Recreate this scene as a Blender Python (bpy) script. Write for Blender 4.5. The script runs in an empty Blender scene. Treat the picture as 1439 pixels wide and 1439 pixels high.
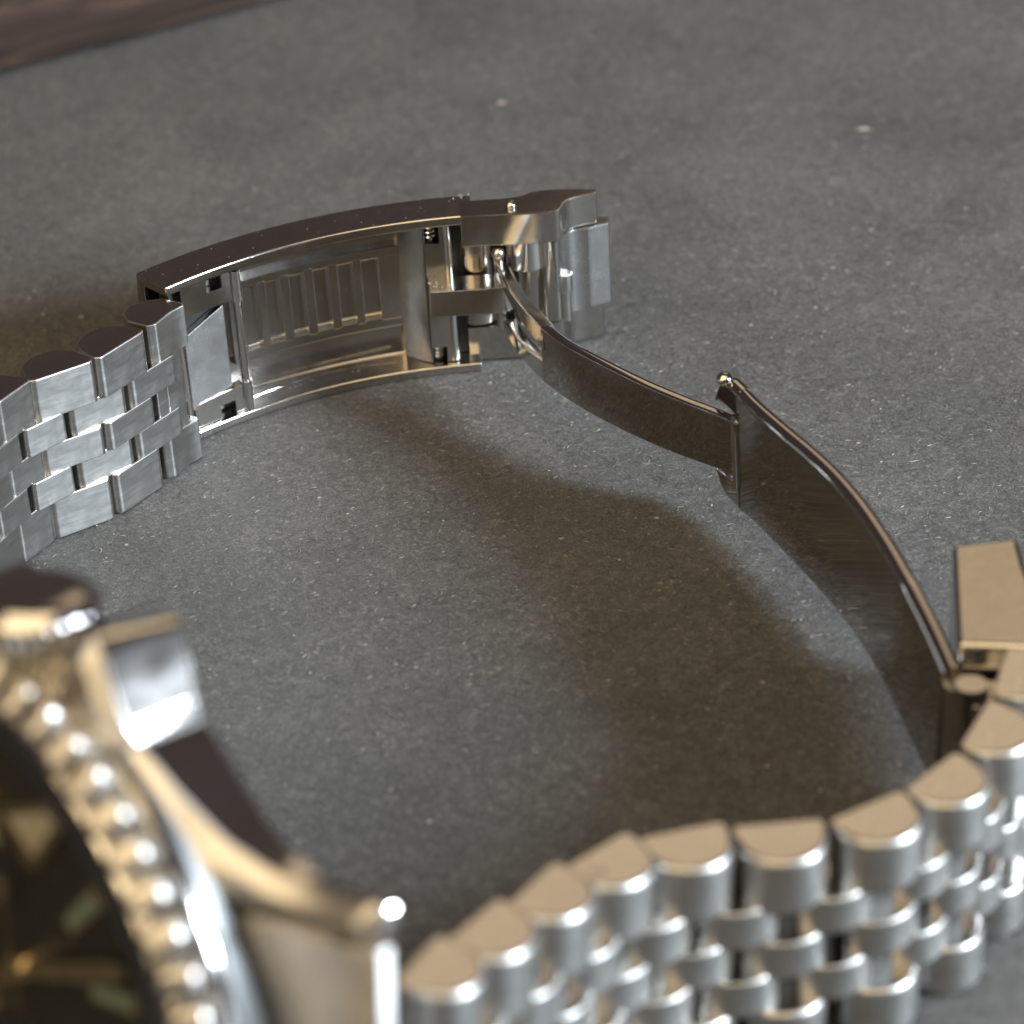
import bpy, bmesh, math, random
from mathutils import Vector, Matrix
random.seed(7)
PI = math.pi
S = 0.1                                   # millimetres -> scene units (1 unit = 1 cm)
sc = bpy.context.scene
COL = sc.collection

# ------------------------------------------------------------------ camera
CAM_C = Vector((0.0, -210.316, 131.420))
F_PX = 4100.0
TH = math.radians(32.0)
fw = Vector((0, math.cos(TH), -math.sin(TH)))
rt0 = Vector((1, 0, 0)); dn0 = fw.cross(rt0)
rho = math.atan2(1130 - 720, 7270 - 720)
rt = math.cos(rho) * rt0 + math.sin(rho) * dn0
dn = -math.sin(rho) * rt0 + math.cos(rho) * dn0
cd_ = bpy.data.cameras.new("camera")
cam = bpy.data.objects.new("camera", cd_); COL.objects.link(cam)
rot = Matrix((rt, -dn, -fw)).transposed().to_4x4()
cam.matrix_world = Matrix.Translation(CAM_C * S) @ rot
cd_.sensor_width = 36.0; cd_.lens = F_PX / 1439.0 * 36.0
cd_.clip_start = 0.5; cd_.clip_end = 2000
cd_.dof.use_dof = True
cd_.dof.focus_distance = 24.9
APERTURE_MM = 3.1
cd_.dof.aperture_fstop = cd_.lens * 0.001 / (APERTURE_MM * S)
sc.camera = cam

# ------------------------------------------------------------------ light
w = bpy.data.worlds.new("World"); sc.world = w; w.use_nodes = True
bg = w.node_tree.nodes["Background"]
bg.inputs[0].default_value = (0.060, 0.046, 0.044, 1); bg.inputs[1].default_value = 1.0

def area(name, direction, dist, sx, sy, radiance, color, target=(0.0, -2.0, 0.0)):
    l = bpy.data.lights.new(name, 'AREA'); l.shape = 'RECTANGLE'; l.size = sx; l.size_y = sy
    l.energy = radiance * PI * sx * sy; l.color = color
    o = bpy.data.objects.new(name, l); COL.objects.link(o)
    d = Vector(direction).normalized(); t = Vector(target)
    o.location = t + d * dist
    o.rotation_euler = (-d).to_track_quat('-Z', 'Y').to_euler()
    return o
area("window_light", (0.81, -0.34, 0.365), 60, 12, 15, 172.0, (0.78, 0.895, 1.0))
area("ceiling_lamp", (-0.12, -0.40, 0.91), 80, 88, 100, 1.95, (1.0, 0.78, 0.46))
area("warm_lamp", (0.222, 0.757, 0.616), 90, 39, 30, 0.66, (1.0, 0.77, 0.50))
area("room_light", (-0.60, -0.63, 0.50), 90, 72, 48, 1.75, (1.0, 0.74, 0.41))
sc.view_settings.view_transform = 'Standard'; sc.view_settings.look = 'None'
sc.view_settings.exposure = 0.30; sc.view_settings.gamma = 1.0
sc.cycles.use_denoising = True
sc.cycles.max_bounces = 10; sc.cycles.glossy_bounces = 6
sc.cycles.sample_clamp_indirect = 6.0
sc.cycles.caustics_reflective = True

# ------------------------------------------------------------------ materials
def new_mat(name):
    m = bpy.data.materials.new(name); m.use_nodes = True
    nt = m.node_tree; b = nt.nodes["Principled BSDF"]
    return m, nt, b
def node(nt, t, **kw):
    n = nt.nodes.new(t)
    for k, v in kw.items():
        if k in n.inputs: n.inputs[k].default_value = v
        else: setattr(n, k, v)
    return n
def ramp(nt, src, stops):
    r = nt.nodes.new('ShaderNodeValToRGB'); e = r.color_ramp.elements
    while len(e) < len(stops): e.new(0.5)
    for el, (p, c) in zip(e, stops):
        el.position = p; el.color = c if len(c) == 4 else (*c, 1)
    nt.links.new(src, r.inputs[0]); return r.outputs[0]

def metal(name, col, rough, brush=None, bump=0.0, smudge=0.06, aniso=0.0, fine=0.02, tangent=(0.12, 0.10, 0.98)):
    """steel: brush = scale vector of the brushing lines in object space; smudge varies the gloss"""
    m, nt, b = new_mat(name); L = nt.links
    b.inputs['Metallic'].default_value = 1.0
    b.inputs['Base Color'].default_value = (*col, 1)
    tc = node(nt, 'ShaderNodeTexCoord')
    n1 = node(nt, 'ShaderNodeTexNoise', Scale=5.0, Detail=6.0, Roughness=0.65); L.new(tc.outputs['Object'], n1.inputs['Vector'])
    mr = node(nt, 'ShaderNodeMapRange'); L.new(n1.outputs['Fac'], mr.inputs['Value'])
    mr.inputs['From Min'].default_value = 0.3; mr.inputs['From Max'].default_value = 0.7
    mr.inputs['To Min'].default_value = max(0.02, rough - smudge); mr.inputs['To Max'].default_value = rough + smudge
    src = mr.outputs['Result']
    if brush:
        mp = node(nt, 'ShaderNodeMapping'); mp.inputs['Scale'].default_value = brush
        L.new(tc.outputs['Object'], mp.inputs['Vector'])
        n2 = node(nt, 'ShaderNodeTexNoise', Scale=1.0, Detail=5.0, Roughness=0.7); L.new(mp.outputs[0], n2.inputs['Vector'])
        bp = node(nt, 'ShaderNodeBump', Strength=bump, Distance=0.01); L.new(n2.outputs['Fac'], bp.inputs['Height'])
        L.new(bp.outputs[0], b.inputs['Normal'])
        ad = node(nt, 'ShaderNodeMath', operation='MULTIPLY_ADD'); L.new(n2.outputs['Fac'], ad.inputs[0])
        ad.inputs[1].default_value = 0.12; L.new(src, ad.inputs[2]); src = ad.outputs[0]
        c = ramp(nt, n2.outputs['Fac'], [(0.3, tuple(x * 0.84 for x in col)), (0.7, tuple(min(1, x * 1.10) for x in col))])
        L.new(c, b.inputs['Base Color'])
    elif fine > 0:
        n2 = node(nt, 'ShaderNodeTexNoise', Scale=16.0, Detail=8.0, Roughness=0.7); L.new(tc.outputs['Object'], n2.inputs['Vector'])
        bp = node(nt, 'ShaderNodeBump', Strength=fine, Distance=0.02); L.new(n2.outputs['Fac'], bp.inputs['Height'])
        L.new(bp.outputs[0], b.inputs['Normal'])
        c = ramp(nt, n2.outputs['Fac'], [(0.25, tuple(x * 0.86 for x in col)), (0.5, col)])
        L.new(c, b.inputs['Base Color'])
    L.new(src, b.inputs['Roughness'])
    if aniso > 0:                          # brushing: the sheen spreads across the grain
        b.inputs['Anisotropic'].default_value = aniso
        vt = node(nt, 'ShaderNodeVectorTransform', vector_type='VECTOR', convert_from='OBJECT', convert_to='WORLD')
        vt.inputs[0].default_value = tangent; L.new(vt.outputs[0], b.inputs['Tangent'])
    return m
STEEL = (0.60, 0.58, 0.555)
M_LINK = metal("brushed_link_steel", (0.40, 0.39, 0.372), 0.31, brush=(2, 8, 75), bump=0.12, aniso=0.55)
M_END = metal("satin_link_end_steel", (0.58, 0.555, 0.53), 0.14, smudge=0.04, fine=0.05)
M_LOCK = metal("satin_lock_steel", (0.50, 0.495, 0.485), 0.26, smudge=0.03, fine=0.03, aniso=0.6)
M_POL = metal("polished_steel", STEEL, 0.13, smudge=0.05, fine=0.03)
M_SAT = metal("satin_steel", (0.48, 0.455, 0.42), 0.17, smudge=0.035, fine=0.03, aniso=0.3)
M_RIM = metal("dull_rim_steel", (0.40, 0.385, 0.365), 0.40, smudge=0.05, fine=0.04)  # colour lowered and roughness raised to dim window glints on the rims
M_BRV = metal("vertical_brushed_steel", (0.36, 0.355, 0.345), 0.25, brush=(2.5, 2.5, 60), bump=0.06, aniso=0.55)
M_MIR = metal("mirror_steel", (0.47, 0.445, 0.42), 0.05, smudge=0.02, fine=0.0015)
M_LUG = metal("brushed_case_steel", STEEL, 0.36, brush=(2, 60, 60), bump=0.05, aniso=0.8, tangent=(0.05, 0.99, 0.05))
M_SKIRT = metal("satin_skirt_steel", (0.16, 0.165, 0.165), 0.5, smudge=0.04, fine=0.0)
M_BEAD = metal("satin_bead_steel", STEEL, 0.36, smudge=0.04, fine=0.0)
M_CASE = metal("case_steel", STEEL, 0.12, smudge=0.03, fine=0.0)

def plain(name, col, rough, metallic=0.0, coat=0.0):
    m, nt, b = new_mat(name)
    tc = node(nt, 'ShaderNodeTexCoord')
    n = node(nt, 'ShaderNodeTexNoise', Scale=14.0, Detail=5.0); nt.links.new(tc.outputs['Object'], n.inputs['Vector'])
    c = ramp(nt, n.outputs['Fac'], [(0.3, tuple(x * 0.8 for x in col)), (0.7, tuple(min(1, x * 1.15) for x in col))])
    nt.links.new(c, b.inputs['Base Color'])
    b.inputs['Roughness'].default_value = rough; b.inputs['Metallic'].default_value = metallic
    b.inputs['Coat Weight'].default_value = coat
    return m
M_DIAL = plain("black_dial", (0.012, 0.012, 0.012), 0.38)
M_INS = plain("black_bezel_insert", (0.010, 0.010, 0.012), 0.16, coat=0.5)
M_BACK = plain("black_case_back", (0.010, 0.009, 0.009), 0.30)
M_LUME = plain("cream_lume", (0.34, 0.31, 0.25), 0.5)
M_GREEN = plain("pale_green_lume", (0.13, 0.18, 0.14), 0.5)
M_GOLD = plain("warm_marker_metal", (0.72, 0.60, 0.40), 0.22, metallic=1.0)
M_RECESS_SHADE = plain("painted_recess_shade", (0.015, 0.013, 0.012), 0.5)  # near-black on recessed steel parts, painting the shade inside gaps

def glass():
    m, nt, b = new_mat("crystal_glass"); L = nt.links
    out = nt.nodes["Material Output"]; nt.nodes.remove(b)
    g = node(nt, 'ShaderNodeBsdfGlossy', Roughness=0.02); t = node(nt, 'ShaderNodeBsdfTransparent')
    fr = node(nt, 'ShaderNodeFresnel', IOR=1.6); mx = node(nt, 'ShaderNodeMixShader')
    ge = node(nt, 'ShaderNodeNewGeometry'); fm = node(nt, 'ShaderNodeMath', operation='SUBTRACT'); fm.inputs[0].default_value = 1.0; L.new(ge.outputs['Backfacing'], fm.inputs[1])
    f2 = node(nt, 'ShaderNodeMath', operation='MULTIPLY'); L.new(fr.outputs[0], f2.inputs[0]); L.new(fm.outputs[0], f2.inputs[1])
    f3 = node(nt, 'ShaderNodeMath', operation='MULTIPLY'); L.new(f2.outputs[0], f3.inputs[0]); f3.inputs[1].default_value = 0.25   # anti-reflection coated
    L.new(f3.outputs[0], mx.inputs[0]); L.new(t.outputs[0], mx.inputs[1]); L.new(g.outputs[0], mx.inputs[2])
    L.new(mx.outputs[0], out.inputs['Surface']); return m
M_GLASS = glass()

def table_mat():
    m, nt, b = new_mat("dark_fibre_board"); L = nt.links
    tc = node(nt, 'ShaderNodeTexCoord'); O = tc.outputs['Object']
    def noise(scale, det, rough, dist=0.0):
        n = node(nt, 'ShaderNodeTexNoise', Scale=scale, Detail=det, Roughness=rough, Distortion=dist); L.new(O, n.inputs['Vector']); return n.outputs['Fac']
    big, mid, fin = noise(0.5, 5, 0.6, 0.5), noise(8.0, 8, 0.74, 1.6), noise(22.0, 7, 0.80, 2.2)
    c1 = ramp(nt, fin, [(0.32, (0.024, 0.024, 0.024)), (0.45, (0.088, 0.087, 0.086)), (0.56, (0.136, 0.135, 0.133)), (0.69, (0.40, 0.395, 0.385))])
    c2 = ramp(nt, mid, [(0.30, (0.52, 0.52, 0.54)), (0.5, (1, 1, 1)), (0.70, (1.42, 1.41, 1.38))])
    c3 = ramp(nt, big, [(0.3, (0.72, 0.72, 0.73)), (0.7, (1.08, 1.07, 1.05))])
    def mul(a, c):
        x = node(nt, 'ShaderNodeMix', data_type='RGBA', blend_type='MULTIPLY'); x.inputs[0].default_value = 1
        L.new(a, x.inputs[6]); L.new(c, x.inputs[7]); return x.outputs[2]
    col = mul(mul(c1, c2), c3)
    # pale flecks of two sizes, gathered in patches, and a few dark pits
    for sc_, mx_, c in ((5.5, 0.10, (0.42, 0.40, 0.36, 1)), (1.1, 0.055, (0.36, 0.34, 0.31, 1)), (3.7, 0.07, (0.020, 0.020, 0.021, 1))):
        vo = node(nt, 'ShaderNodeTexVoronoi', Scale=sc_); L.new(O, vo.inputs['Vector'])
        wn = node(nt, 'ShaderNodeTexWhiteNoise', noise_dimensions='3D'); L.new(vo.outputs['Position'], wn.inputs['Vector'])
        pw = node(nt, 'ShaderNodeMath', operation='POWER'); L.new(wn.outputs['Value'], pw.inputs[0]); pw.inputs[1].default_value = 3.0
        sz = node(nt, 'ShaderNodeMath', operation='MULTIPLY'); L.new(pw.outputs[0], sz.inputs[0]); sz.inputs[1].default_value = mx_
        wob = node(nt, 'ShaderNodeMath', operation='MULTIPLY_ADD'); L.new(fin, wob.inputs[0]); wob.inputs[1].default_value = mx_ * 0.9; L.new(vo.outputs['Distance'], wob.inputs[2])
        ofs = node(nt, 'ShaderNodeMath', operation='SUBTRACT'); L.new(wob.outputs[0], ofs.inputs[0]); ofs.inputs[1].default_value = mx_ * 0.4
        lt = node(nt, 'ShaderNodeMath', operation='LESS_THAN'); L.new(ofs.outputs[0], lt.inputs[0]); L.new(sz.outputs[0], lt.inputs[1])
        fl = node(nt, 'ShaderNodeMix', data_type='RGBA'); L.new(lt.outputs[0], fl.inputs[0]); L.new(col, fl.inputs[6]); fl.inputs[7].default_value = c
        col = fl.outputs[2]
    L.new(col, b.inputs['Base Color'])
    rr = ramp(nt, mid, [(0.3, (0.50, 0.50, 0.50)), (0.7, (0.72, 0.72, 0.72))]); L.new(rr, b.inputs['Roughness'])
    b.inputs['Specular IOR Level'].default_value = 0.4
    bp1 = node(nt, 'ShaderNodeBump', Strength=0.9, Distance=0.045); L.new(mid, bp1.inputs['Height'])
    bp2 = node(nt, 'ShaderNodeBump', Strength=0.9, Distance=0.018); L.new(fin, bp2.inputs['Height']); L.new(bp1.outputs[0], bp2.inputs['Normal'])
    L.new(bp2.outputs[0], b.inputs['Normal'])
    return m
def wood_mat():
    m, nt, b = new_mat("dark_walnut"); L = nt.links
    tc = node(nt, 'ShaderNodeTexCoord'); mp = node(nt, 'ShaderNodeMapping'); mp.inputs['Scale'].default_value = (0.45, 5, 5)
    L.new(tc.outputs['Object'], mp.inputs['Vector'])
    n = node(nt, 'ShaderNodeTexNoise', Scale=1.0, Detail=7.0, Roughness=0.6, Distortion=0.8); L.new(mp.outputs[0], n.inputs['Vector'])
    c = ramp(nt, n.outputs['Fac'], [(0.30, (0.008, 0.0045, 0.0035)), (0.5, (0.024, 0.0125, 0.008)), (0.70, (0.070, 0.040, 0.027))])
    L.new(c, b.inputs['Base Color']); b.inputs['Roughness'].default_value = 0.6; b.inputs['Specular IOR Level'].default_value = 0.25
    bp = node(nt, 'ShaderNodeBump', Strength=0.25, Distance=0.02); L.new(n.outputs['Fac'], bp.inputs['Height']); L.new(bp.outputs[0], b.inputs['Normal'])
    return m
M_TABLE = table_mat(); M_WOOD = wood_mat()
M_FIB = plain("pale_fibre", (0.27, 0.255, 0.235), 0.7)

# ------------------------------------------------------------------ mesh helpers (mm in, scene units out)
WORLD = {}
def finish(bm, name, smooth=35):
    bmesh.ops.recalc_face_normals(bm, faces=bm.faces)
    bmesh.ops.scale(bm, vec=(S, S, S), verts=bm.verts)
    me = bpy.data.meshes.new(name); bm.to_mesh(me); bm.free()
    for p in me.polygons: p.use_smooth = True
    me.set_sharp_from_angle(angle=math.radians(smooth))
    return me
def link(name, me, mat, parent=None, M=None):
    """M: placement in mm world space"""
    if mat and not me.materials: me.materials.append(mat)
    o = bpy.data.objects.new(name, me); COL.objects.link(o)
    if parent:
        wn = o.modifiers.new('weighted_normal', 'WEIGHTED_NORMAL'); wn.keep_sharp = True; wn.weight = 80
    Mw = (M or Matrix.Identity(4)).copy(); Mw.translation = Mw.translation * S
    WORLD[o.name] = Mw
    if parent:
        o.parent = parent
        o.matrix_basis = WORLD[parent.name].inverted() @ Mw
    else: o.matrix_basis = Mw
    return o
def empty(name, loc):
    o = bpy.data.objects.new(name, None); COL.objects.link(o); o.empty_display_size = 0.5
    o.location = Vector(loc) * S; WORLD[o.name] = Matrix.Translation(Vector(loc) * S); return o
def tag(o, label=None, cat=None, kind=None, group=None):
    for k, v in (('label', label), ('category', cat), ('kind', kind), ('group', group)):
        if v: o[k] = v
    return o
def bevel_sharp(bm, off, seg=2, ang=30, keep=None):
    if off <= 0: return
    bm.normal_update()
    es = [e for e in bm.edges if len(e.link_faces) == 2 and e.calc_face_angle(0) > math.radians(ang) and (keep is None or keep(e))]
    bmesh.ops.bevel(bm, geom=es, offset=off, segments=seg, affect='EDGES', profile=0.6, clamp_overlap=True)
def add_prism(bm, poly, z0, z1):
    n = len(poly)
    lo = [bm.verts.new((x, y, z0)) for x, y in poly]; hi = [bm.verts.new((x, y, z1)) for x, y in poly]
    fs = [bm.faces.new(lo[::-1]), bm.faces.new(hi)]
    for i in range(n): fs.append(bm.faces.new((lo[i], lo[(i + 1) % n], hi[(i + 1) % n], hi[i])))
    return fs
def poly_area(P): return 0.5 * sum(P[k - 1][0] * P[k][1] - P[k][0] * P[k - 1][1] for k in range(len(P)))
def round_corners(P, r, ang=28):
    out = []; n = len(P)
    for k in range(n):
        a, b, c = Vector(P[k - 1]), Vector(P[k]), Vector(P[(k + 1) % n]); u, v = (a - b), (c - b)
        if u.length < 1e-6 or v.length < 1e-6: continue
        turn = PI - u.angle(v)
        if turn < math.radians(ang): out.append(tuple(b)); continue
        d = min(r, 0.4 * u.length, 0.4 * v.length); p, q = b + u.normalized() * d, b + v.normalized() * d
        for t in (0, 0.25, 0.5, 0.75, 1): out.append(tuple(p * (1 - t) ** 2 + b * 2 * t * (1 - t) + q * t * t))
    return out
def inset_normals(P):
    sg = 1 if poly_area(P) > 0 else -1; n = len(P); N = []
    for k in range(n):
        a, b, c = Vector(P[k - 1]), Vector(P[k]), Vector(P[(k + 1) % n]); d0, d1 = (b - a).normalized(), (c - b).normalized()
        n0, n1 = Vector((-d0.y, d0.x)) * sg, Vector((-d1.y, d1.x)) * sg; m = n0 + n1
        m = m.normalized() if m.length > 1e-6 else n0
        N.append(m / max(0.5, m.dot(n0)))
    return N
def rim_prism(P, z0, z1, rims, seg=3):
    """prism whose top and bottom rims are rounded; rims gives the radius at every outline point"""
    bm = bmesh.new(); N = inset_normals(P); n = len(P); rings = []
    def ring(z, s, t):
        L = []
        for p, m, r in zip(P, N, rims):
            a = t * PI / 2; L.append(bm.verts.new((p[0] + m.x * r * (1 - math.sin(a)), p[1] + m.y * r * (1 - math.sin(a)), z + s * r * (1 - math.cos(a)))))
        return L
    for k in range(seg + 1): rings.append(ring(z0, 1, k / seg))
    for k in range(seg, -1, -1): rings.append(ring(z1, -1, k / seg))
    bm.faces.new(rings[0][::-1]); bm.faces.new(rings[-1])
    for A, B in zip(rings[:-1], rings[1:]):
        for k in range(n): bm.faces.new((A[k], A[(k + 1) % n], B[(k + 1) % n], B[k]))
    bmesh.ops.recalc_face_normals(bm, faces=bm.faces); return bm
def prism_bm(poly, z0, z1, bev=0.15, seg=2, ang=30):
    if bev <= 0:
        bm = bmesh.new(); add_prism(bm, poly, z0, z1); bmesh.ops.recalc_face_normals(bm, faces=bm.faces); return bm
    P = round_corners(poly, bev * 1.3, ang); return rim_prism(P, z0, z1, [bev] * len(P), max(2, seg))
def add_cyl(bm, p0, p1, r, n=20, r1=None):
    p0, p1 = Vector(p0), Vector(p1); d = (p1 - p0).normalized()
    a = d.orthogonal().normalized(); b = d.cross(a); r1 = r if r1 is None else r1
    A = [bm.verts.new(p0 + r * (math.cos(2 * PI * k / n) * a + math.sin(2 * PI * k / n) * b)) for k in range(n)]
    B = [bm.verts.new(p1 + r1 * (math.cos(2 * PI * k / n) * a + math.sin(2 * PI * k / n) * b)) for k in range(n)]
    bm.faces.new(A[::-1]); bm.faces.new(B)
    for k in range(n): bm.faces.new((A[k], A[(k + 1) % n], B[(k + 1) % n], B[k]))
def cyl_bm(p0, p1, r, bev=0.1, n=20):
    bm = bmesh.new(); add_cyl(bm, p0, p1, r, n); bmesh.ops.recalc_face_normals(bm, faces=bm.faces)
    bevel_sharp(bm, bev, 2, 50); return bm
def add_ball(bm, c, r, n=16, sc=(1, 1, 1)):
    g = bmesh.ops.create_uvsphere(bm, u_segments=n, v_segments=n // 2 + 2, radius=r)
    bmesh.ops.scale(bm, vec=sc, verts=g['verts']); bmesh.ops.translate(bm, vec=c, verts=g['verts'])
def lathe_bm(prof, n=128, closed=True):
    bm = bmesh.new(); rings = []
    for k in range(n):
        a = 2 * PI * k / n
        rings.append([bm.verts.new((r * math.cos(a), r * math.sin(a), z)) for r, z in prof])
    m = len(prof)
    for k in range(n):
        A, B = rings[k], rings[(k + 1) % n]
        for j in range(m if closed else m - 1): bm.faces.new((A[j], A[(j + 1) % m], B[(j + 1) % m], B[j]))
    return bm
def disc_bm(r, z0, z1, n=128, bev=0.0):
    bm = bmesh.new(); add_cyl(bm, (0, 0, z0), (0, 0, z1), r, n); bmesh.ops.recalc_face_normals(bm, faces=bm.faces)
    bevel_sharp(bm, bev, 2, 50); return bm
def resample(pts, n):
    pts = [Vector(p) for p in pts]
    # Catmull-Rom then even arc length
    P = [2 * pts[0] - pts[1]] + pts + [2 * pts[-1] - pts[-2]]; out = []
    for i in range(1, len(P) - 2):
        for k in range(24):
            t = k / 24; a, b, c, d = P[i - 1], P[i], P[i + 1], P[i + 2]
            out.append(0.5 * ((2 * b) + (c - a) * t + (2 * a - 5 * b + 4 * c - d) * t * t + (3 * b - a - 3 * c + d) * t ** 3))
    out.append(pts[-1]); L = [0]
    for a, b in zip(out[:-1], out[1:]): L.append(L[-1] + (b - a).length)
    res = []; j = 0
    for k in range(n):
        s = L[-1] * k / (n - 1)
        while j < len(L) - 2 and L[j + 1] < s: j += 1
        f = (s - L[j]) / max(1e-9, L[j + 1] - L[j]); res.append(out[j].lerp(out[j + 1], min(1, f)))
    return res
def ribbon_bm(bot, top, zb, zt, th, n=40, bev=0.25, seg=2, dished=0.0):
    """curved standing strip: its inner face follows the plan curves bot (at zb) and top (at zt), thickness th to the outside"""
    B = resample([Vector((*p, 0)) for p in bot], n); T = resample([Vector((*p, 0)) for p in top], n)
    zb = zb if callable(zb) else (lambda t, v=zb: v); zt = zt if callable(zt) else (lambda t, v=zt: v)
    bm = bmesh.new(); rings = []; r = min(bev, th * 0.49); m_ = seg + 1
    for k in range(n):
        t = k / (n - 1); a, b = max(0, k - 1), min(n - 1, k + 1)
        d = ((B[b] - B[a]) + (T[b] - T[a])).normalized(); nr = Vector((-d.y, d.x, 0))   # left of travel
        z0, z1 = zb(t), zt(t); rr = min(r, 0.45 * (z1 - z0)); sec = []
        for cu, cz, a0 in ((rr, z0 + rr, 1.5), (rr, z1 - rr, 1.0), (th - rr, z1 - rr, 0.5), (th - rr, z0 + rr, 0.0)):
            for q in range(m_ + 1):
                an = (a0 - 0.5 * q / m_) * PI; sec.append((cu + rr * math.cos(an), cz + rr * math.sin(an)))
        ring = []
        for u_, z in sec:
            f = (z - z0) / max(1e-6, z1 - z0); p = B[k].lerp(T[k], f) + nr * u_; ring.append(bm.verts.new((p.x, p.y, z)))
        rings.append(ring)
    q_ = len(rings[0])
    for A, C in zip(rings[:-1], rings[1:]):
        for j in range(q_): bm.faces.new((A[j], A[(j + 1) % q_], C[(j + 1) % q_], C[j]))
    bm.faces.new(rings[0][::-1]); bm.faces.new(rings[-1])
    bmesh.ops.recalc_face_normals(bm, faces=bm.faces); return bm

# ------------------------------------------------------------------ setting
bm = bmesh.new(); bmesh.ops.create_grid(bm, x_segments=8, y_segments=8, size=900)
tag(link("table_top", finish(bm, "table_top"), M_TABLE), "dark grey fibrous table top flecked with pale specks", "table", "structure")

u_w = Vector((0.8770, 0.4805, 0)); p_w = Vector((-55.2, 99.8, 0))
Mw = Matrix((u_w, Vector((-0.4805, 0.8770, 0)), Vector((0, 0, 1)))).transposed().to_4x4(); Mw.translation = p_w
bm = bmesh.new()
add_prism(bm, [(-90, 0), (75, 0), (75, 55), (-90, 55)], 0.5, 24); bmesh.ops.recalc_face_normals(bm, faces=bm.faces)
bevel_sharp(bm, 1.1, 3)
tag(link("wooden_box", finish(bm, "wooden_box"), M_WOOD, None, Mw), "dark brown wooden box with a worn lower edge at the back of the table", "box")

# loose fibres and dust on the board
bm = bmesh.new()
def fibre(x, y, ln, r, a):
    c = Vector((x, y, r * 0.7)); bend = random.uniform(-0.5, 0.5); pts = []
    for t in (-0.5, -0.17, 0.17, 0.5):
        aa = a + bend * t * 2; pts.append(c + Vector((math.cos(aa), math.sin(aa), 0)) * ln * t + Vector((0, 0, (0.25 - t * t) * ln * random.uniform(0.0, 0.35))))
    prev = None
    for i, p in enumerate(pts):
        nr = Vector((-math.sin(a), math.cos(a), 0)); rr = r * (0.45 if i in (0, 3) else 1)
        ring = [bm.verts.new(p + nr * rr), bm.verts.new(p + Vector((0, 0, rr * 1.2))), bm.verts.new(p - nr * rr)]
        if prev:
            for j in range(3): bm.faces.new((prev[j], prev[(j + 1) % 3], ring[(j + 1) % 3], ring[j]))
        prev = ring
for _ in range(8000):
    y = random.uniform(-95, 130) if random.random() < 0.6 else random.uniform(-60, 40)
    x = random.uniform(-75, 85)
    fibre(x, y, random.uniform(0.15, 0.62), random.uniform(0.010, 0.036), random.uniform(0, PI))
for _ in range(900):
    y = random.uniform(-95, 120); x = random.uniform(-70, 80); r = 0.03 + 0.11 * random.random() ** 2
    e = random.uniform(0.6, 1.5); q = [bm.verts.new((x + r * a, y + r * e * b, r * 0.5 + r * 0.8 * c)) for a, b, c in ((1, 0, 0), (0, 1, 0), (-1, 0, 0), (0, -1, 0), (0, 0, 1), (0, 0, -0.6))]
    for i0 in range(4):
        bm.faces.new((q[i0], q[(i0 + 1) % 4], q[4])); bm.faces.new((q[(i0 + 1) % 4], q[i0], q[5]))
for fx, fy, fr in [(1.6, 84.6, 0.75), (39.8, 72.0, 0.8)] + [(random.uniform(-70, 80), random.uniform(-60, 120), random.uniform(0.12, 0.34)) for _ in range(70)]:
    m_ = 9; rim = [bm.verts.new((fx + fr * random.uniform(0.5, 1.3) * math.cos(2 * PI * k / m_), fy + 0.7 * fr * random.uniform(0.4, 1.3) * math.sin(2 * PI * k / m_), 0.03)) for k in range(m_)]
    top = bm.verts.new((fx, fy, 0.05 + 0.14 * fr))
    for k in range(m_): bm.faces.new((rim[k], rim[(k + 1) % m_], top))
tag(link("dust_fibres", finish(bm, "dust_fibres"), M_FIB), "pale loose fibres and dust specks scattered over the dark table", "dust", "stuff")

# ------------------------------------------------------------------ the watch
watch = empty("wristwatch", (-30, -80, 0))
tag(watch, "steel wristwatch lying on its side with its bracelet clasp folded open", "watch")

# --- bracelet pieces: local x along the strip, y from the wrist side (0) to the outside, z the width (1 mm, scaled)
def link_profile(L, depth, side=1.0, flat_bev=0.35, n=18):
    h = L / 2; P = [(-h + 0.55, 0), (h - 0.55, 0), (h - 0.26, 0.07), (h - 0.07, 0.26), (h, 0.55), (h, side)]
    for k in range(1, n):
        a = PI * k / n; P.append((h * math.cos(a), side + (depth - side) * (math.sin(a) ** 0.82)))
    P += [(-h, side), (-h, 0.55), (-h + 0.07, 0.26), (-h + 0.26, 0.07)]
    return P
def link_mesh(name, L, depth, width, side=1.0, bev=0.13, rim=0.42):
    P = link_profile(L, depth, side); rims = []
    for x, y in P: t = min(1.0, max(0.0, (y - side + 0.1) / 0.7)); rims.append(bev + (rim - bev) * t)
    return finish(rim_prism(P, -width / 2, width / 2, rims, 4), name, 50)
ME_OUT = link_mesh("outer_link", 5.55, 4.2, 4.0)
ME_INN = link_mesh("inner_link", 5.6, 3.7, 2.72, 0.9, 0.10, 0.2)
ME_CEN = link_mesh("centre_link", 5.55, 3.75, 2.72, 0.9, 0.10, 0.2)
bm = cyl_bm((0, 0, -0.03), (0, 0, 0.015), 0.42, 0.0, 18); ME_PIN = finish(bm, "pin_end")
ME_CORE = finish(prism_bm([(-2.9, 1.15), (2.9, 1.15), (2.9, 2.35), (-2.9, 2.35)], -3.9, 3.9, 0.0), "link_core"); ME_CORE.materials.append(M_RECESS_SHADE)  # added to block see-through; its black paints the shade between links
def end_faces(me, mat):
    me.materials.append(mat); me.materials.append(M_RIM); k = len(me.materials) - 2
    for p in me.polygons:
        a = abs(p.normal.z)
        if a > 0.2: p.material_index = k if a > 0.96 else k + 1
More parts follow.
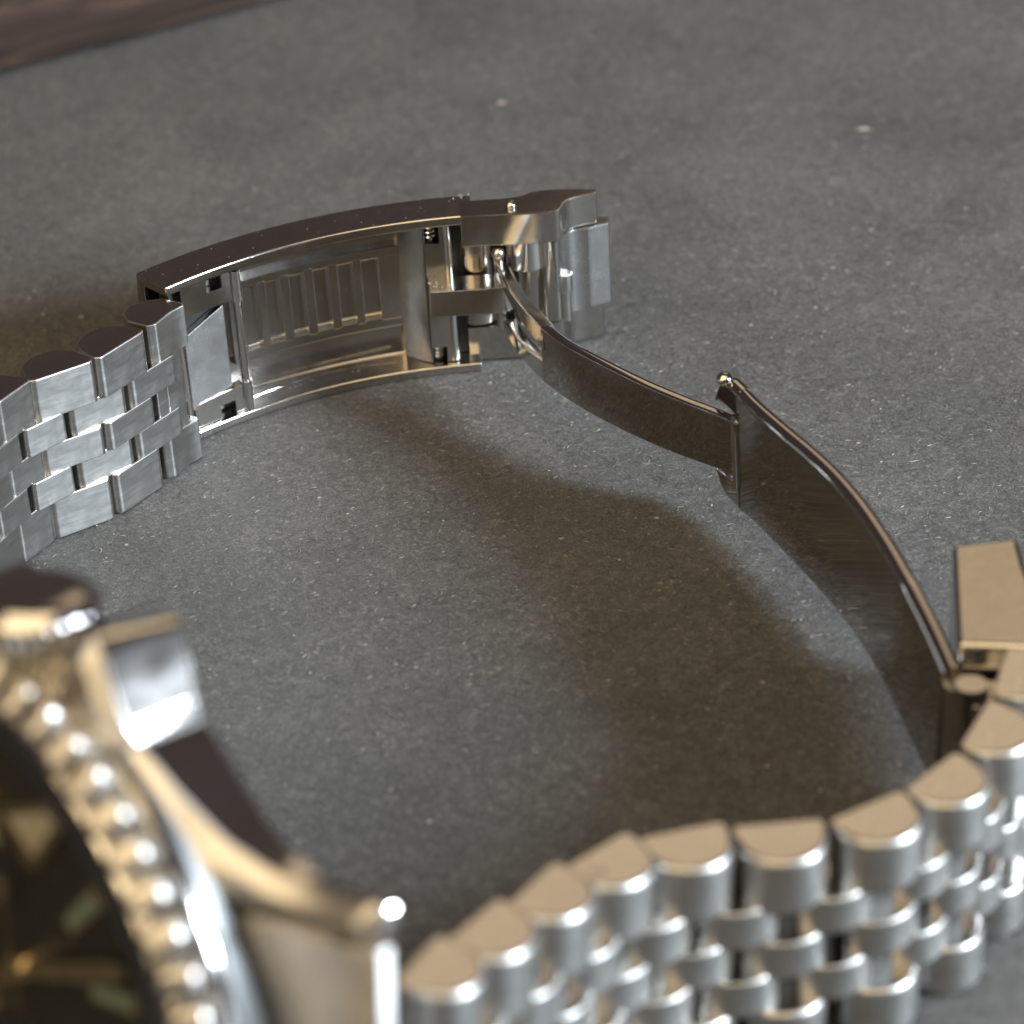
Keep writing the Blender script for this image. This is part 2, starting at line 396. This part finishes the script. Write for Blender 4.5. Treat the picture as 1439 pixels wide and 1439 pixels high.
ME_OUT.materials.append(M_LINK); end_faces(ME_OUT, M_END); ME_INN.materials.append(M_LINK); ME_CEN.materials.append(M_LINK); end_faces(ME_INN, M_END); end_faces(ME_CEN, M_END); ME_PIN.materials.append(M_POL)

def frame(p, d, up=Vector((0, 0, 1)), sz=1.0, sx=1.0):
    """x along d, y to the outside (right of travel), z up"""
    d = d.normalized(); z = up.normalized(); y = z.cross(d).normalized(); 
    M = Matrix((d * sx, y, z * sz)).transposed().to_4x4(); M.translation = p; return M
def strip(nodes, jit=0.0, first_inner=True, last_inner=True, pins=()):
    """nodes: inner-edge joints (x, y, z_top, width), travelling with the outside on the left"""
    n = len(nodes); mids = []
    for i in range(n - 1):
        a, b = nodes[i], nodes[i + 1]
        A = Vector(a[:2] + (a[2] - a[3] / 2,)); B = Vector(b[:2] + (b[2] - b[3] / 2,))
        wd = (a[3] + b[3]) / 2; k = wd / 15.6; L = (B - A).length; sx = min(1.06, max(0.8, (L - 0.08) / 5.6))
        d = B - A; m = (A + B) / 2 
        up = Vector((0, 0, 1)); 
        mids.append((m, d, k, up, sx))
        for s in (1, -1):
            o = link("outer_link", ME_OUT, None, watch, frame(m + up * s * (wd / 2 - 2.0 * k), d, up, k, sx))
            if s == 1 and i in pins:
                pm = frame(m + up * (wd / 2), d, up); pm.translation = pm @ Vector((0.9, 1.5, 0)); link("pin_end", ME_PIN, None, watch, pm)
        link("link_core", ME_CORE, None, watch, frame(m, d, up, k, sx))
        link("centre_link", ME_CEN, None, watch, frame(m + up.cross(d).normalized() * -0.0 + Vector((0, 0, 0)), d, up, k, sx))
    def half(m, d, k, up, sx):
        for s in (1, -1):
            y = up.cross(d).normalized()
            link("inner_link", ME_INN, None, watch, frame(m + up * s * 2.62 * k + y * 0.02, d, up, k, sx))
    for a, b in zip(mids[:-1], mids[1:]):
        half((a[0] + b[0]) / 2, a[1].normalized() + b[1].normalized(), (a[2] + b[2]) / 2, a[3], min(a[4], b[4]) * 0.98)
    if first_inner:
        a = mids[0]; half(a[0] - a[1] * 0.5, a[1], a[2], a[3], a[4] * 0.98)
    if last_inner:
        a = mids[-1]; half(a[0] + a[1] * 0.5, a[1], a[2], a[3], a[4] * 0.98)

strip([(-41.0, -53.4, 26.0, 19.8), (-44.0, -48.4, 24.0, 19.4), (-46.4, -43.0, 22.0, 18.9), (-48.0, -37.4, 20.5, 18.4), (-48.8, -31.5, 19.2, 17.9),
       (-48.8, -25.6, 18.0, 17.4), (-47.8, -19.7, 17.2, 16.9), (-46.0, -14.0, 16.5, 16.5), (-43.5, -8.6, 16.0, 16.1), (-40.87, -3.2, 15.75, 15.7),
       (-38.94, -0.2, 15.6, 15.5), (-33.75, 3.0, 15.5, 15.4), (-29.75, 8.2, 15.4, 15.3)], last_inner=True)
strip([(33.3, -46.6, 15.8, 15.6), (31.15, -52.5, 16.0, 15.7), (27.8, -58.6, 16.2, 15.9), (23.7, -62.6, 16.4, 16.1), (18.46, -65.5, 16.7, 16.4),
       (12.23, -65.95, 17.2, 16.9), (5.8, -67.95, 18.4, 17.6), (1.1, -72.5, 20.0, 18.3), (-2.4, -78.1, 22.0, 19.0), (-6.0, -83.4, 24.0, 19.6), (-8.5, -88.2, 25.5, 19.9)], pins=(0, 1, 2, 3, 6))

# --- clasp cover: a curved channel standing on its long side
CCx, CCy = -0.97, -17.3
def pc(a, r): return (CCx + r * math.cos(math.radians(a)), CCy + r * math.sin(math.radians(a)))
def sweep_bm(sec, a0, a1, n):
    bm = bmesh.new(); rings = []
    for k in range(n):
        a = a0 + (a1 - a0) * k / (n - 1); rings.append([bm.verts.new((*pc(a, r), z)) for r, z in sec])
    m = len(sec)
    for A, B in zip(rings[:-1], rings[1:]):
        for j in range(m): bm.faces.new((A[j], A[(j + 1) % m], B[(j + 1) % m], B[j]))
    bm.faces.new(rings[0][::-1]); bm.faces.new(rings[-1])
    bmesh.ops.recalc_face_normals(bm, faces=bm.faces); return bm
def apoly(pts): return [pc(a, r) for a, r in pts]
bm = sweep_bm([(41.9, 0.05), (46.2, 0.05), (46.5, 4), (46.55, 8), (46.5, 12), (46.2, 16.05), (41.9, 16.05), (41.9, 15.15), (45.4, 15.0), (45.4, 1.1), (41.9, 0.95)], 131.3, 91.3, 48)
bevel_sharp(bm, 0.2, 3, 38)
me_v = finish(bm, "clasp_cover", 40); me_v.materials.append(M_SAT); me_v.materials.append(M_END)
for p in me_v.polygons:
    if abs(p.normal.z) > 0.2: p.material_index = 1
cover = link("clasp_cover", me_v, None, watch)

def part(name, bm, mat, parent=cover, smooth=40, M=None): return link(name, finish(bm, name, smooth), mat, parent, M)
def arc_prism(a0, a1, r0, r1, z0, z1, bev=0.08, n=14):
    return prism_bm(apoly([(a0 + (a1 - a0) * k / n, r0) for k in range(n + 1)] + [(a1 + (a0 - a1) * k / n, r1) for k in range(n + 1)]), z0, z1, bev)
# stamped panel: floor, two rails and the ribs between six windows
part("panel_floor", arc_prism(121.2, 100.0, 45.15, 45.45, 4.3, 12.6, 0.0), M_SAT)
part("panel_rail", arc_prism(121.2, 100.0, 44.6, 45.2, 11.62, 12.5, 0.12), M_SAT)
part("panel_rail", arc_prism(121.2, 100.0, 44.6, 45.2, 4.35, 5.4, 0.12), M_SAT)
WIN = [(119.3, 117.35), (116.4, 114.6), (113.4, 111.6), (110.45, 108.6), (107.5, 105.65), (104.65, 102.7)]
edges = [121.2] + [v for w_ in WIN for v in w_] + [100.0]
for k in range(0, len(edges), 2):
    part("panel_rib", arc_prism(edges[k], edges[k + 1], 44.55, 45.25, 5.15, 11.85, 0.12, 8), M_POL)
# soft cups closing the ends of every window
for a0, a1 in WIN:
    for z in (5.55, 11.55): part("window_fillet", cyl_bm((*pc(a0, 45.2), z), (*pc(a1, 45.2), z), 0.3, 0.0, 12), M_SAT)
# folded seam at the foot of the channel
bm = bmesh.new(); P = [Vector((*pc(120 - 18.5 * k / 24, 43.9 + 0.5 * math.sin(k * 0.13)), 0.98)) for k in range(25)]
for a, b in zip(P[:-1], P[1:]): add_cyl(bm, a, b, 0.09 + 0.05 * random.random(), 8)
part("weld_seam", bm, M_SAT)
bm = bmesh.new()
for _ in range(60):
    a = 121 - 15 * random.random() ** 1.4; r = 43.75 + random.gauss(0, 0.22)
    add_ball(bm, (*pc(a, r), 1.0), random.uniform(0.02, 0.06), 6)
for _ in range(16):
    add_ball(bm, (-6.3 + random.random() * 2.4, 24.2 - random.random() * 1.6, 9.62 + random.random() * 0.25), random.uniform(0.03, 0.09), 6)
for _ in range(10):
    add_ball(bm, (-2.7 + random.gauss(0, 0.45), 28.7 + random.gauss(0, 0.2), 16.07), random.uniform(0.02, 0.09), 6)
for _ in range(34):
    a = random.uniform(92, 131); add_ball(bm, (*pc(a, random.uniform(42, 46.2)), 16.06), random.uniform(0.012, 0.035), 6)
tag(link("lint_specks", finish(bm, "lint_specks"), M_FIB, cover), kind="stuff")

# right-hand insert with its spring bar
def face_prism(a0, a1, r0, depth, poly, bev=0.05):
    """plate whose outline is drawn on its front face: poly in (fraction of the chord a0->a1, z), extruded outwards by depth"""
    p0, p1 = Vector((*pc(a0, r0), 0)), Vector((*pc(a1, r0), 0)); t = p1 - p0; nr = Vector((-t.y, t.x, 0)).normalized()
    bm = bmesh.new(); F = [bm.verts.new(p0 + t * u + Vector((0, 0, z))) for u, z in poly]; B = [bm.verts.new(v.co + nr * depth) for v in F]
    bm.faces.new(F); bm.faces.new(B[::-1]); n = len(F)
    for i in range(n): bm.faces.new((F[i], F[(i + 1) % n], B[(i + 1) % n], B[i]))
    bmesh.ops.recalc_face_normals(bm, faces=bm.faces); bevel_sharp(bm, bev, 2, 40); return bm
NT = [(0, 1.08), (0.06, 1.08), (0.06, 2.6), (0.72, 2.6), (0.72, 1.08), (1, 1.08), (1, 15.02), (0.72, 15.02), (0.72, 13.2), (0.06, 13.2), (0.06, 15.02), (0, 15.02)]
part("end_insert", face_prism(97.35, 94.7, 42.6, 1.9, NT), M_SAT)
part("insert_ramp", prism_bm(apoly([(100.4, 45.35), (100.2, 44.5), (97.42, 42.62), (97.42, 45.35)]), 1.08, 15.02, 0.06), M_SAT)
part("insert_floor", prism_bm(apoly([(97.36, 44.56), (94.8, 44.56), (94.8, 45.35), (97.36, 45.35)]), 1.09, 15.01, 0.0), M_RECESS_SHADE)
bm = cyl_bm((*pc(94.5, 42.9), 1.1), (*pc(94.5, 42.9), 15.0), 0.42, 0.05); part("spring_bar", bm, M_POL)
def helix_bm(c, r, wire, z0, z1, turns, seg=14):
    bm = bmesh.new(); n = int(turns * seg); prev = None
    for k in range(n + 1):
        a = 2 * PI * k / seg; ctr = Vector((c[0] + r * math.cos(a), c[1] + r * math.sin(a), z0 + (z1 - z0) * k / n)); rad = Vector((math.cos(a), math.sin(a), 0))
        ring = [bm.verts.new(ctr + wire * (math.cos(b) * rad + Vector((0, 0, math.sin(b))))) for b in [2 * PI * q / 8 for q in range(8)]]
        if prev:
            for q in range(8): bm.faces.new((prev[q], prev[(q + 1) % 8], ring[(q + 1) % 8], ring[q]))
        prev = ring
    return bm
for z0, z1 in ((1.2, 2.5), (13.3, 14.9)): part("spring_coil", helix_bm(pc(96.4, 43.6), 0.42, 0.13, z0, z1, 3.5), M_POL)
bm = prism_bm([(-6.25, 22.75), (-1.0, 22.65), (0.3, 22.75), (1.15, 23.15), (1.6, 23.9), (1.6, 25.6), (-6.25, 25.6)], 6.95, 9.6, 0.16)
part("hinge_tab", bm, M_SAT)
bm = prism_bm(apoly([(94.4, 45.4), (94.4, 44.0), (91.5, 44.0), (91.5, 45.4)]), 1.1, 15.0, 0.1); part("end_wall", bm, M_RECESS_SHADE)

# left-hand bracket: tapered plate, two arms and the long pin
part("bracket_plate", prism_bm(apoly([(130.0, 43.2), (122.6, 43.6), (122.6, 44.6), (130.0, 44.6)]), 1.2, 14.9, 0.1), M_RECESS_SHADE)  # black backing paints the dark slit beside the arms
part("bracket_arm", face_prism(128.9, 121.5, 42.35, 0.95, [(0, 12.2), (1, 12.2), (1, 15.05), (0.76, 15.05), (0.76, 13.75), (0.48, 13.75), (0.48, 15.05), (0, 15.05)]), M_SAT)
part("bracket_arm", face_prism(128.9, 121.5, 42.35, 0.95, [(0, 1.05), (0.48, 1.05), (0.48, 2.35), (0.76, 2.35), (0.76, 1.05), (1, 1.05), (1, 3.7), (0.14, 3.3), (0, 2.9)]), M_SAT)
part("plate_flank", face_prism(130.1, 123.2, 42.55, 0.7, [(0, 2.5), (1, 3.75), (1, 11.95), (0, 9.9)], 0.12), M_LOCK)
bm = cyl_bm((*pc(121.4, 42.5), 3.9), (*pc(121.4, 42.5), 12.3), 0.36, 0.0); part("pin", bm, M_POL)
for z0, z1 in ((12.0, 15.0), (1.0, 3.9)): part("pin_sleeve", cyl_bm((*pc(121.4, 42.5), z0), (*pc(121.4, 42.5), z1), 0.56, 0.05), M_POL)
bm = cyl_bm((*pc(130.2, 42.1), 1.6), (*pc(130.2, 42.1), 10.4), 0.55, 0.1); part("hinge_rod", bm, M_POL)

# link that joins the bracelet to the cover
def dirframe(p, d): return frame(Vector(p), Vector((*d, 0)))
d1 = (2.5, 4.4)
ME_END = finish(prism_bm([(-2.3, 0.5), (-1.7, 0.0), (0.5, 0.05), (2.2, -0.35), (2.5, 0.1), (2.5, 2.2), (1.6, 3.3), (0.2, 4.0), (-1.2, 3.8), (-2.2, 2.6)], -1.95, 1.95, 0.14), "end_outer_link", 40)
ME_END.materials.append(M_LINK); end_faces(ME_END, M_END)
for z in (13.35, 2.0): link("end_outer_link", ME_END, None, watch, dirframe((-28.35, 10.6, z), d1))
bm = prism_bm([(-1.3, 0.25), (1.0, 0.1), (1.35, 0.4), (1.35, 2.4), (-1.3, 3.2)], -3.95, 3.95, 0.12)
link("end_tongue", finish(bm, "end_tongue", 40), M_LINK, watch, dirframe((-28.2, 10.9, 7.7), d1))
link("tongue_key", finish(prism_bm([(-2.75, 0.3), (-1.33, 0.2), (-1.33, 2.8), (-2.75, 2.8)], -1.28, 1.28, 0.1), "tongue_key", 40), M_LINK, watch, dirframe((-28.2, 10.9, 7.7), d1))

# --- safety lock at the right end of the cover (it hangs slightly open, so its foot swings back)
LEAN = 0.13
def lean_bm(bm):
    for v in bm.verts: v.co.y += (16 - v.co.z) * LEAN
    return bm
ARM = [(-3.0, 24.3), (-1.0, 24.35), (0.4, 24.3), (3.1, 24.15), (5.3, 24.3), (5.85, 24.5), (6.1, 25.1), (6.35, 25.9), (6.7, 26.45), (7.3, 26.85), (8.2, 27.2), (9.35, 27.55), (9.5, 28.2),
       (8.3, 28.55), (6.4, 28.8), (4.4, 28.85), (3.4, 28.5), (2.7, 28.0), (1.6, 27.7), (0.4, 27.65), (-3.0, 27.6)]
MID = [(5.45, 24.35), (5.95, 24.9), (6.2, 25.6), (6.6, 26.2), (7.2, 26.6), (7.9, 26.72), (8.55, 26.7), (8.8, 26.95), (10.4, 27.6), (10.5, 28.9), (9.0, 29.3), (5.4, 29.3), (4.9, 28.2), (4.9, 25.2)]
lock = link("safety_lock", finish(lean_bm(prism_bm(MID, 4.05, 12.75, 0.12, 2, 40)), "safety_lock", 40), M_LOCK, watch)
part("lock_arm", lean_bm(prism_bm(ARM, 12.8, 16.1, 0.14, 2, 40)), M_SAT, lock)
LOW = [(x if x < 9.3 else x + 0.25, y) for x, y in ARM]
part("lock_arm", lean_bm(prism_bm(LOW, 0.3, 4.0, 0.14, 2, 40)), M_SAT, lock)
bm = bmesh.new(); add_ball(bm, (1.6, 25.75, 16.25), 0.55, 20, (1, 1, 0.8)); part("pin_head", bm, M_POL, lock)
part("barrel", cyl_bm((-1.9, 27.6, 4.2), (-1.9, 27.6, 12.7), 1.75, 0.1, 28), M_SAT, lock)
part("barrel", cyl_bm((2.7, 27.2, 9.7), (2.7, 27.2, 12.75), 2.0, 0.1, 28), M_POL, lock)
part("barrel", cyl_bm((3.2, 28.4, 4.2), (3.2, 28.4, 9.6), 1.6, 0.1, 28), M_SAT, lock)
part("barrel", prism_bm([(4.15, 26.0), (4.6, 25.55), (5.5, 25.5), (6.1, 26.2), (6.1, 28.6), (4.15, 28.6)], 4.2, 12.72, 0.2), M_SAT, lock)
part("catch_post", cyl_bm((6.1, 26.2, 4.1), (6.1, 26.2, 7.1), 0.55, 0.05), M_POL, lock)
part("catch_head", cyl_bm((6.1, 26.2, 7.15), (6.1, 26.2, 8.9), 0.75, 0.12), M_POL, lock)
part("back_wall", prism_bm([(-3.0, 28.3), (4.9, 29.2), (4.9, 30.0), (-3.0, 29.2)], 4.2, 12.7, 0.0), M_RECESS_SHADE, lock)

# --- folding blades
B1T = [(3.45, 12.4), (5.2, 9.2), (7.45, 6.2), (11.34, 1.45), (14.63, -2.0), (17.04, -4.3), (18.7, -6.2)]
B1B = [(3.5, 13.2), (5.55, 9.6), (8.4, 5.7), (12.35, 1.2), (16.0, -2.2), (17.2, -3.2), (18.9, -5.2)]
blade1 = link("inner_blade", finish(ribbon_bm(B1B, B1T, 4.95, 10.95, 0.95, 44, 0.22), "inner_blade", 40), M_MIR, watch)
FT = [(-0.1, 24.7), (0.55, 21.6), (1.35, 18.3), (2.4, 15.2), (3.6, 12.2)]
part("fork_prong", ribbon_bm(FT, FT, lambda t: 9.5 - 0.9 * t * t, 10.97, 1.2, 24, 0.25), M_POL, blade1)
FL = [(0.3, 23.6), (0.8, 21.0), (1.5, 18.4), (2.5, 15.6), (3.6, 13.0)]
part("fork_prong", ribbon_bm(FL, FL, 4.9, lambda t: 6.4 + 0.9 * t * t, 1.2, 24, 0.25), M_POL, blade1)
part("hinge_pin", cyl_bm((0.2, 25.0, 4.4), (0.2, 25.0, 11.75), 0.45, 0.05, 20), M_POL, blade1)
bm = bmesh.new(); add_ball(bm, (0.2, 25.0, 11.9), 0.6, 18); part("pin_head", bm, M_POL, blade1)

B2T = [(18.66, -5.6), (19.1, -6.9), (19.82, -8.75), (21.24, -11.97), (23.72, -17.52), (25.46, -22.77), (26.8, -28.66), (27.75, -34.25), (28.7, -40.0), (29.3, -44.6)]
B2B = [(18.66, -5.4), (19.7, -7.4), (21.55, -12.1), (23.83, -18.16), (25.7, -24.2), (27.0, -30.4), (27.75, -36.0), (28.3, -40.66), (28.9, -44.46)]
blade2 = link("outer_blade", finish(ribbon_bm(B2B, B2T, 2.05, lambda t: 13.7 - 0.9 * max(0, t - 0.75) * 4, 1.4, 60, 0.6, 4), "outer_blade", 45), M_MIR, watch)
LG = [(18.72, -5.75), (18.35, -4.75), (17.9, -3.7), (17.25, -2.55)]
LGr = LG
rnd = lambda t: math.sqrt(max(0.05, 1 - max(0.0, (t - 0.5) / 0.5) ** 2))
part("pivot_lug", ribbon_bm(LG[::-1], LG[::-1], 11.05, lambda t: 11.05 + 2.68 * rnd(1 - t), 1.42, 26, 0.55, 4), M_MIR, blade2, 45)
part("pivot_lug", ribbon_bm(LG[::-1], LG[::-1], lambda t: 4.85 - 2.58 * rnd(1 - t), 4.85, 1.42, 26, 0.55, 4), M_MIR, blade2, 45)
bm = cyl_bm((18.60, -5.45, 4.3), (18.48, -5.55, 11.4), 0.27, 0.05, 16); part("pivot_pin", bm, M_POL, blade2)
for c, r in (((17.95, -3.55, 13.75), 0.72), ((18.6, -4.35, 4.9), 0.42)):
    bm = bmesh.new(); add_ball(bm, c, r, 20, (1, 1, 0.75)); part("pin_head", bm, M_POL, blade2)

# --- end block and hinge where the blade meets the bracelet
eb = link("end_block", finish(prism_bm([(30.45, -43.45), (32.15, -30.7), (37.1, -30.25), (36.95, -34.0), (37.2, -44.6)], 4.5, 14.0, 0.42, 3), "end_block", 40), M_SAT, watch)
part("hinge_barrel", cyl_bm((31.0, -46.3, 3.2), (31.0, -46.3, 12.6), 1.25, 0.2, 24), M_MIR, eb)
part("hinge_barrel", cyl_bm((34.6, -47.0, 3.2), (34.6, -47.0, 15.0), 1.3, 0.15, 24), M_POL, eb)
part("hinge_plate", prism_bm([(29.2, -44.5), (31.0, -47.8), (35.0, -48.0), (35.2, -45.0), (31.0, -44.2)], 4.2, 11.6, 0.25), M_SAT, eb)

# --- watch case, standing on its edge, dial to the lower left
az, tau, tcr = math.radians(51.0), math.radians(7.5), math.radians(94.5)
nrm = Vector((-math.sin(az) * math.cos(tau), -math.cos(az) * math.cos(tau), math.sin(tau)))
uu = Vector((0, 0, 1)).cross(nrm).normalized(); vv = nrm.cross(uu)
X = math.sin(tcr) * uu - math.cos(tcr) * vv; Y = math.cos(tcr) * uu + math.sin(tcr) * vv
MC = Matrix((X, Y, nrm)).transposed().to_4x4(); MC.translation = Vector((-29.8, -82.5, 22.3)) - 0.8 * X
def arc(r, a0, a1, n): return [(r * math.cos(math.radians(a0 + (a1 - a0) * k / n)), r * math.sin(math.radians(a0 + (a1 - a0) * k / n))) for k in range(n + 1)]
Q = [(18.9, 3.0), (18.2, 9.85), (24.0, 9.9), (24.6, 10.2), (24.75, 12.1), (24.5, 12.5), (22.3, 12.3), (19.9, 12.2), (17.6, 12.55), (15.2, 13.5), (12.8, 15.3), (10.7, 16.9), (9.2, 17.7),
     (8.75, 20.3), (8.35, 22.5), (7.95, 23.1), (6.9, 23.4), (5.4, 23.0), (4.6, 22.0), (4.3, 20.6), (4.15, 19.6)]
Qm = [(-x, y if x > 9.0 or y < 19.6 else 19.6 + (y - 19.6) * 0.4) for x, y in Q[::-1]]
Lw = [(x, -y) for x, y in ([(18.9, 3.0), (18.2, 9.85), (24.0, 9.9), (24.6, 10.2), (24.75, 12.1), (24.5, 12.5), (22.3, 12.3), (19.9, 12.2), (17.6, 12.55), (15.2, 13.5), (12.0, 16.2), (8.5, 18.3), (4.0, 19.8), (0, 20.2)])]
Lm = [(-x, y) for x, y in Lw[:-1]]
outline = [Vector((x, y, 0)) for x, y in Q + Qm + Lm + Lw[::-1]]
dense = []
for k, p in enumerate(outline):
    q = outline[(k + 1) % len(outline)]; m = max(1, int((q - p).length / 0.45))
    dense += [p.lerp(q, t / m) for t in range(m)]
for _ in range(2):                                        # soften the corners a little
    dense = [(dense[k - 1] + 2 * dense[k] + dense[(k + 1) % len(dense)]) / 4 for k in range(len(dense))]
ZC = [(0, -2.5), (9, -3.2), (12.7, -4.0), (15, -4.8), (18, -5.9), (21, -7.0), (24.8, -8.1), (30, -9)]
def z_ch(p):                                              # height of the lower edge of the polished chamfer
    a = abs(p.x)
    for (x0, z0), (x1, z1) in zip(ZC[:-1], ZC[1:]):
        if a <= x1: z = z0 + (z1 - z0) * (a - x0) / (x1 - x0); break
    g = min(1.0, max(0.0, p.y - 17.8) / 1.2) if a < 10 else 0
    return z * (1 - g) + -2.9 * g
bm = bmesh.new(); loops = []
N = len(dense)
for k in range(N):
    p = dense[k]; t = (dense[(k + 1) % N] - dense[k - 1]).normalized(); nr = Vector((t.y, -t.x, 0))
    if nr.dot(p) < 0 and p.length > 19.5 and abs(p.y) > 11: nr = -nr
    zc = z_ch(p); inn = p * (min(1.0, 17.9 / p.length)); zb = min(-8.0, zc - 1.1)
    def at(d, z): v = p - nr * d; return bm.verts.new((v.x, v.y, z))
    tw = Vector((0, 0, 0))
    if p.y > 17.3 and 7.0 < p.x < 9.6: tw = Vector((-0.34 * (p.y - 19.6), 0, 0))
    def atf(d, z): v = p + tw - nr * d; return bm.verts.new((v.x, v.y, z))
    loops.append([bm.verts.new((inn.x, inn.y, -1.9 + (min(-1.9, zc + 1.55) + 1.9) * min(1.0, max(0.0, (abs(p.x) - 15.0) / 4.0)))), atf(0.95, zc + 0.95), atf(0.75, zc + 0.80), atf(0.12, zc + 0.12), atf(0.0, zc - 0.1), at(0.0, zb + 0.35), at(0.35, zb), bm.verts.new((inn.x * 0.9, inn.y * 0.9, zb))])
for A, B in zip(loops, loops[1:] + loops[:1]):
    for j in range(7): bm.faces.new((A[j], A[j + 1], B[j + 1], B[j]))
me_c = finish(bm, "watch_case", 40); me_c.materials.append(M_CASE); me_c.materials.append(M_LUG)
for p in me_c.polygons:
    if p.normal.z > 0.45: p.material_index = 1            # brushed front, polished flank
case = link("watch_case", me_c, None, watch, MC)
part("case_back", lathe_bm([(0.5, -4.0), (16.9, -4.6), (17.0, -8.6), (16.6, -9.2), (14.5, -9.8), (0.5, -9.8)], 128), M_MIR, case, 40, MC)
# crown
prof_n = 34; bm = bmesh.new(); rings = []
for yk, rk, kn in ((17.0, 3.1, 0), (19.6, 3.2, 0), (19.9, 3.6, 1), (22.2, 3.7, 1), (22.35, 3.6, 0), (22.9, 3.3, 0), (23.2, 2.7, 0), (23.3, 1.2, 0)):
    ring = []
    for k in range(prof_n * 4):
        a = 2 * PI * k / (prof_n * 4); r = rk + (0.17 * math.cos(a * prof_n) if kn else 0)
        ring.append(bm.verts.new((r * math.cos(a), yk, -3.6 + r * math.sin(a))))
    rings.append(ring)
N4 = prof_n * 4
for A, B in zip(rings[:-1], rings[1:]):
    for k in range(N4): bm.faces.new((A[k], A[(k + 1) % N4], B[(k + 1) % N4], B[k]))
bm.faces.new(rings[-1]); bm.faces.new(rings[0][::-1])
part("crown", bm, M_POL, case, 50, MC)
# bezel: steel ring carrying bead-shaped teeth and a black insert
bezel = part("bezel", lathe_bm([(15.4, -2.6), (19.6, -2.7), (19.8, -2.2), (19.65, -1.6), (18.4, -1.25), (18.2, -0.6), (18.0, 0.15), (17.6, 0.5), (17.45, 0.3), (15.7, 0.45), (15.4, 0.2)], 160), M_CASE, watch, 40, MC)
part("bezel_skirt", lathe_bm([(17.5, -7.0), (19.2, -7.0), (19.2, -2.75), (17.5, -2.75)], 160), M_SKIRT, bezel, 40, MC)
part("bezel_insert", lathe_bm([(17.4, 0.3), (17.4, 0.46), (15.75, 0.62), (15.75, 0.4)], 160), M_INS, bezel, 40, MC)
bm = bmesh.new(); add_ball(bm, (0, 0, 0), 1.0, 28)
for v in bm.verts:
    p = v.co; v.co = p * (abs(p.x) ** 6 + abs(p.y) ** 3 + abs(p.z) ** 6) ** (-1 / 4.8); v.co = Matrix.Rotation(0.66, 3, 'Y') @ Vector((v.co.x * 1.15, v.co.y * 1.03, v.co.z * 1.2))
ME_BEAD = finish(bm, "bezel_bead", 60); ME_BEAD.materials.append(M_BEAD)
for k in range(52):
    a = math.radians(80.1 + k * 360 / 52)
    link("bezel_bead", ME_BEAD, None, bezel, MC @ Matrix.Translation((18.95 * math.cos(a), 18.95 * math.sin(a), -0.45)) @ Matrix.Rotation(a + random.uniform(-0.15, 0.15), 4, 'Z') @ Matrix.Diagonal((random.uniform(0.96, 1.04), random.uniform(0.95, 1.04), random.uniform(0.96, 1.04), 1)))
part("crystal", disc_bm(15.45, 0.15, 0.6, 128, 0.15), M_GLASS, watch, 40, MC)
dial = part("dial", disc_bm(15.45, -1.8, -1.4, 128), M_DIAL, watch, 40, MC)
part("chapter_ring", lathe_bm([(15.4, -1.4), (15.4, 0.1), (15.1, 0.1), (14.4, -1.38)], 128), M_INS, dial, 30, MC)
def rotz(a): return Matrix.Rotation(math.radians(a), 4, 'Z')
part("hour_marker", prism_bm([(-1.5, 10.0), (4.6, 12.9), (6.2, 12.1), (2.9, 8.0), (2.0, 7.6)], -1.4, -0.55, 0.18), M_GOLD, dial, 40, MC)
part("marker_lume", prism_bm([(0.2, 10.2), (4.4, 12.2), (5.3, 11.8), (2.7, 8.7)], -0.8, -0.53, 0.03), M_LUME, dial, 40, MC)
for k in range(1, 12):
    mk = MC @ rotz(75 - 30 * k)
    part("hour_marker", prism_bm([(7.2, -0.62), (12.2, -0.72), (12.2, 0.72), (7.2, 0.62)], -1.4, -0.9, 0.1), M_GOLD, dial, 40, mk)
    part("marker_lume", prism_bm([(7.6, -0.4), (11.8, -0.5), (11.8, 0.5), (7.6, 0.4)], -1.1, -0.88, 0.03), M_GREEN, dial, 40, mk)
part("minute_hand", prism_bm([(-2.0, -0.45), (11.6, -0.66), (12.9, 0), (11.6, 0.66), (-2.0, 0.45)], -0.62, -0.40, 0.06), M_GOLD, dial, 40, MC @ rotz(25))
part("hour_hand", prism_bm([(-1.5, -0.5), (6.0, -0.75), (8.6, 0), (6.0, 0.75), (-1.5, 0.5)], -0.95, -0.72, 0.05), M_GOLD, dial, 40, MC @ rotz(215))
bm = prism_bm([(-2.5, -0.12), (6.2, -0.1), (6.2, 0.1), (-2.5, 0.12)], -0.3, -0.2, 0.0); part("seconds_hand", bm, M_GOLD, dial, 40, MC @ rotz(98))
part("seconds_disc", cyl_bm((5.3, 0, -0.32), (5.3, 0, -0.15), 0.85, 0.03, 24), M_GOLD, dial, 40, MC @ rotz(98))
part("hand_hub", disc_bm(0.95, -1.4, -0.1, 32, 0.1), M_GOLD, dial, 40, MC)
# end links between the lugs
for sgn in (1, -1):
    pl = [(17.2, -4.7), (18.8, -5.35), (20.9, -6.1), (22.6, -6.65), (24.0, -7.15), (24.55, -7.75), (24.5, -8.7), (23.0, -9.0), (17.0, -9.0)]
    bm = bmesh.new(); n = len(pl)
    lo = [bm.verts.new((sgn * x, -9.8, z)) for x, z in pl]; hi = [bm.verts.new((sgn * x, 9.8, z)) for x, z in pl]
    bm.faces.new(lo); bm.faces.new(hi[::-1])
    for i in range(n): bm.faces.new((lo[i], lo[(i + 1) % n], hi[(i + 1) % n], hi[i]))
    bmesh.ops.recalc_face_normals(bm, faces=bm.faces); bevel_sharp(bm, 0.22, 2, 50)
    link("lug_end_link", finish(bm, "lug_end_link", 40), M_LUG, watch, MC)
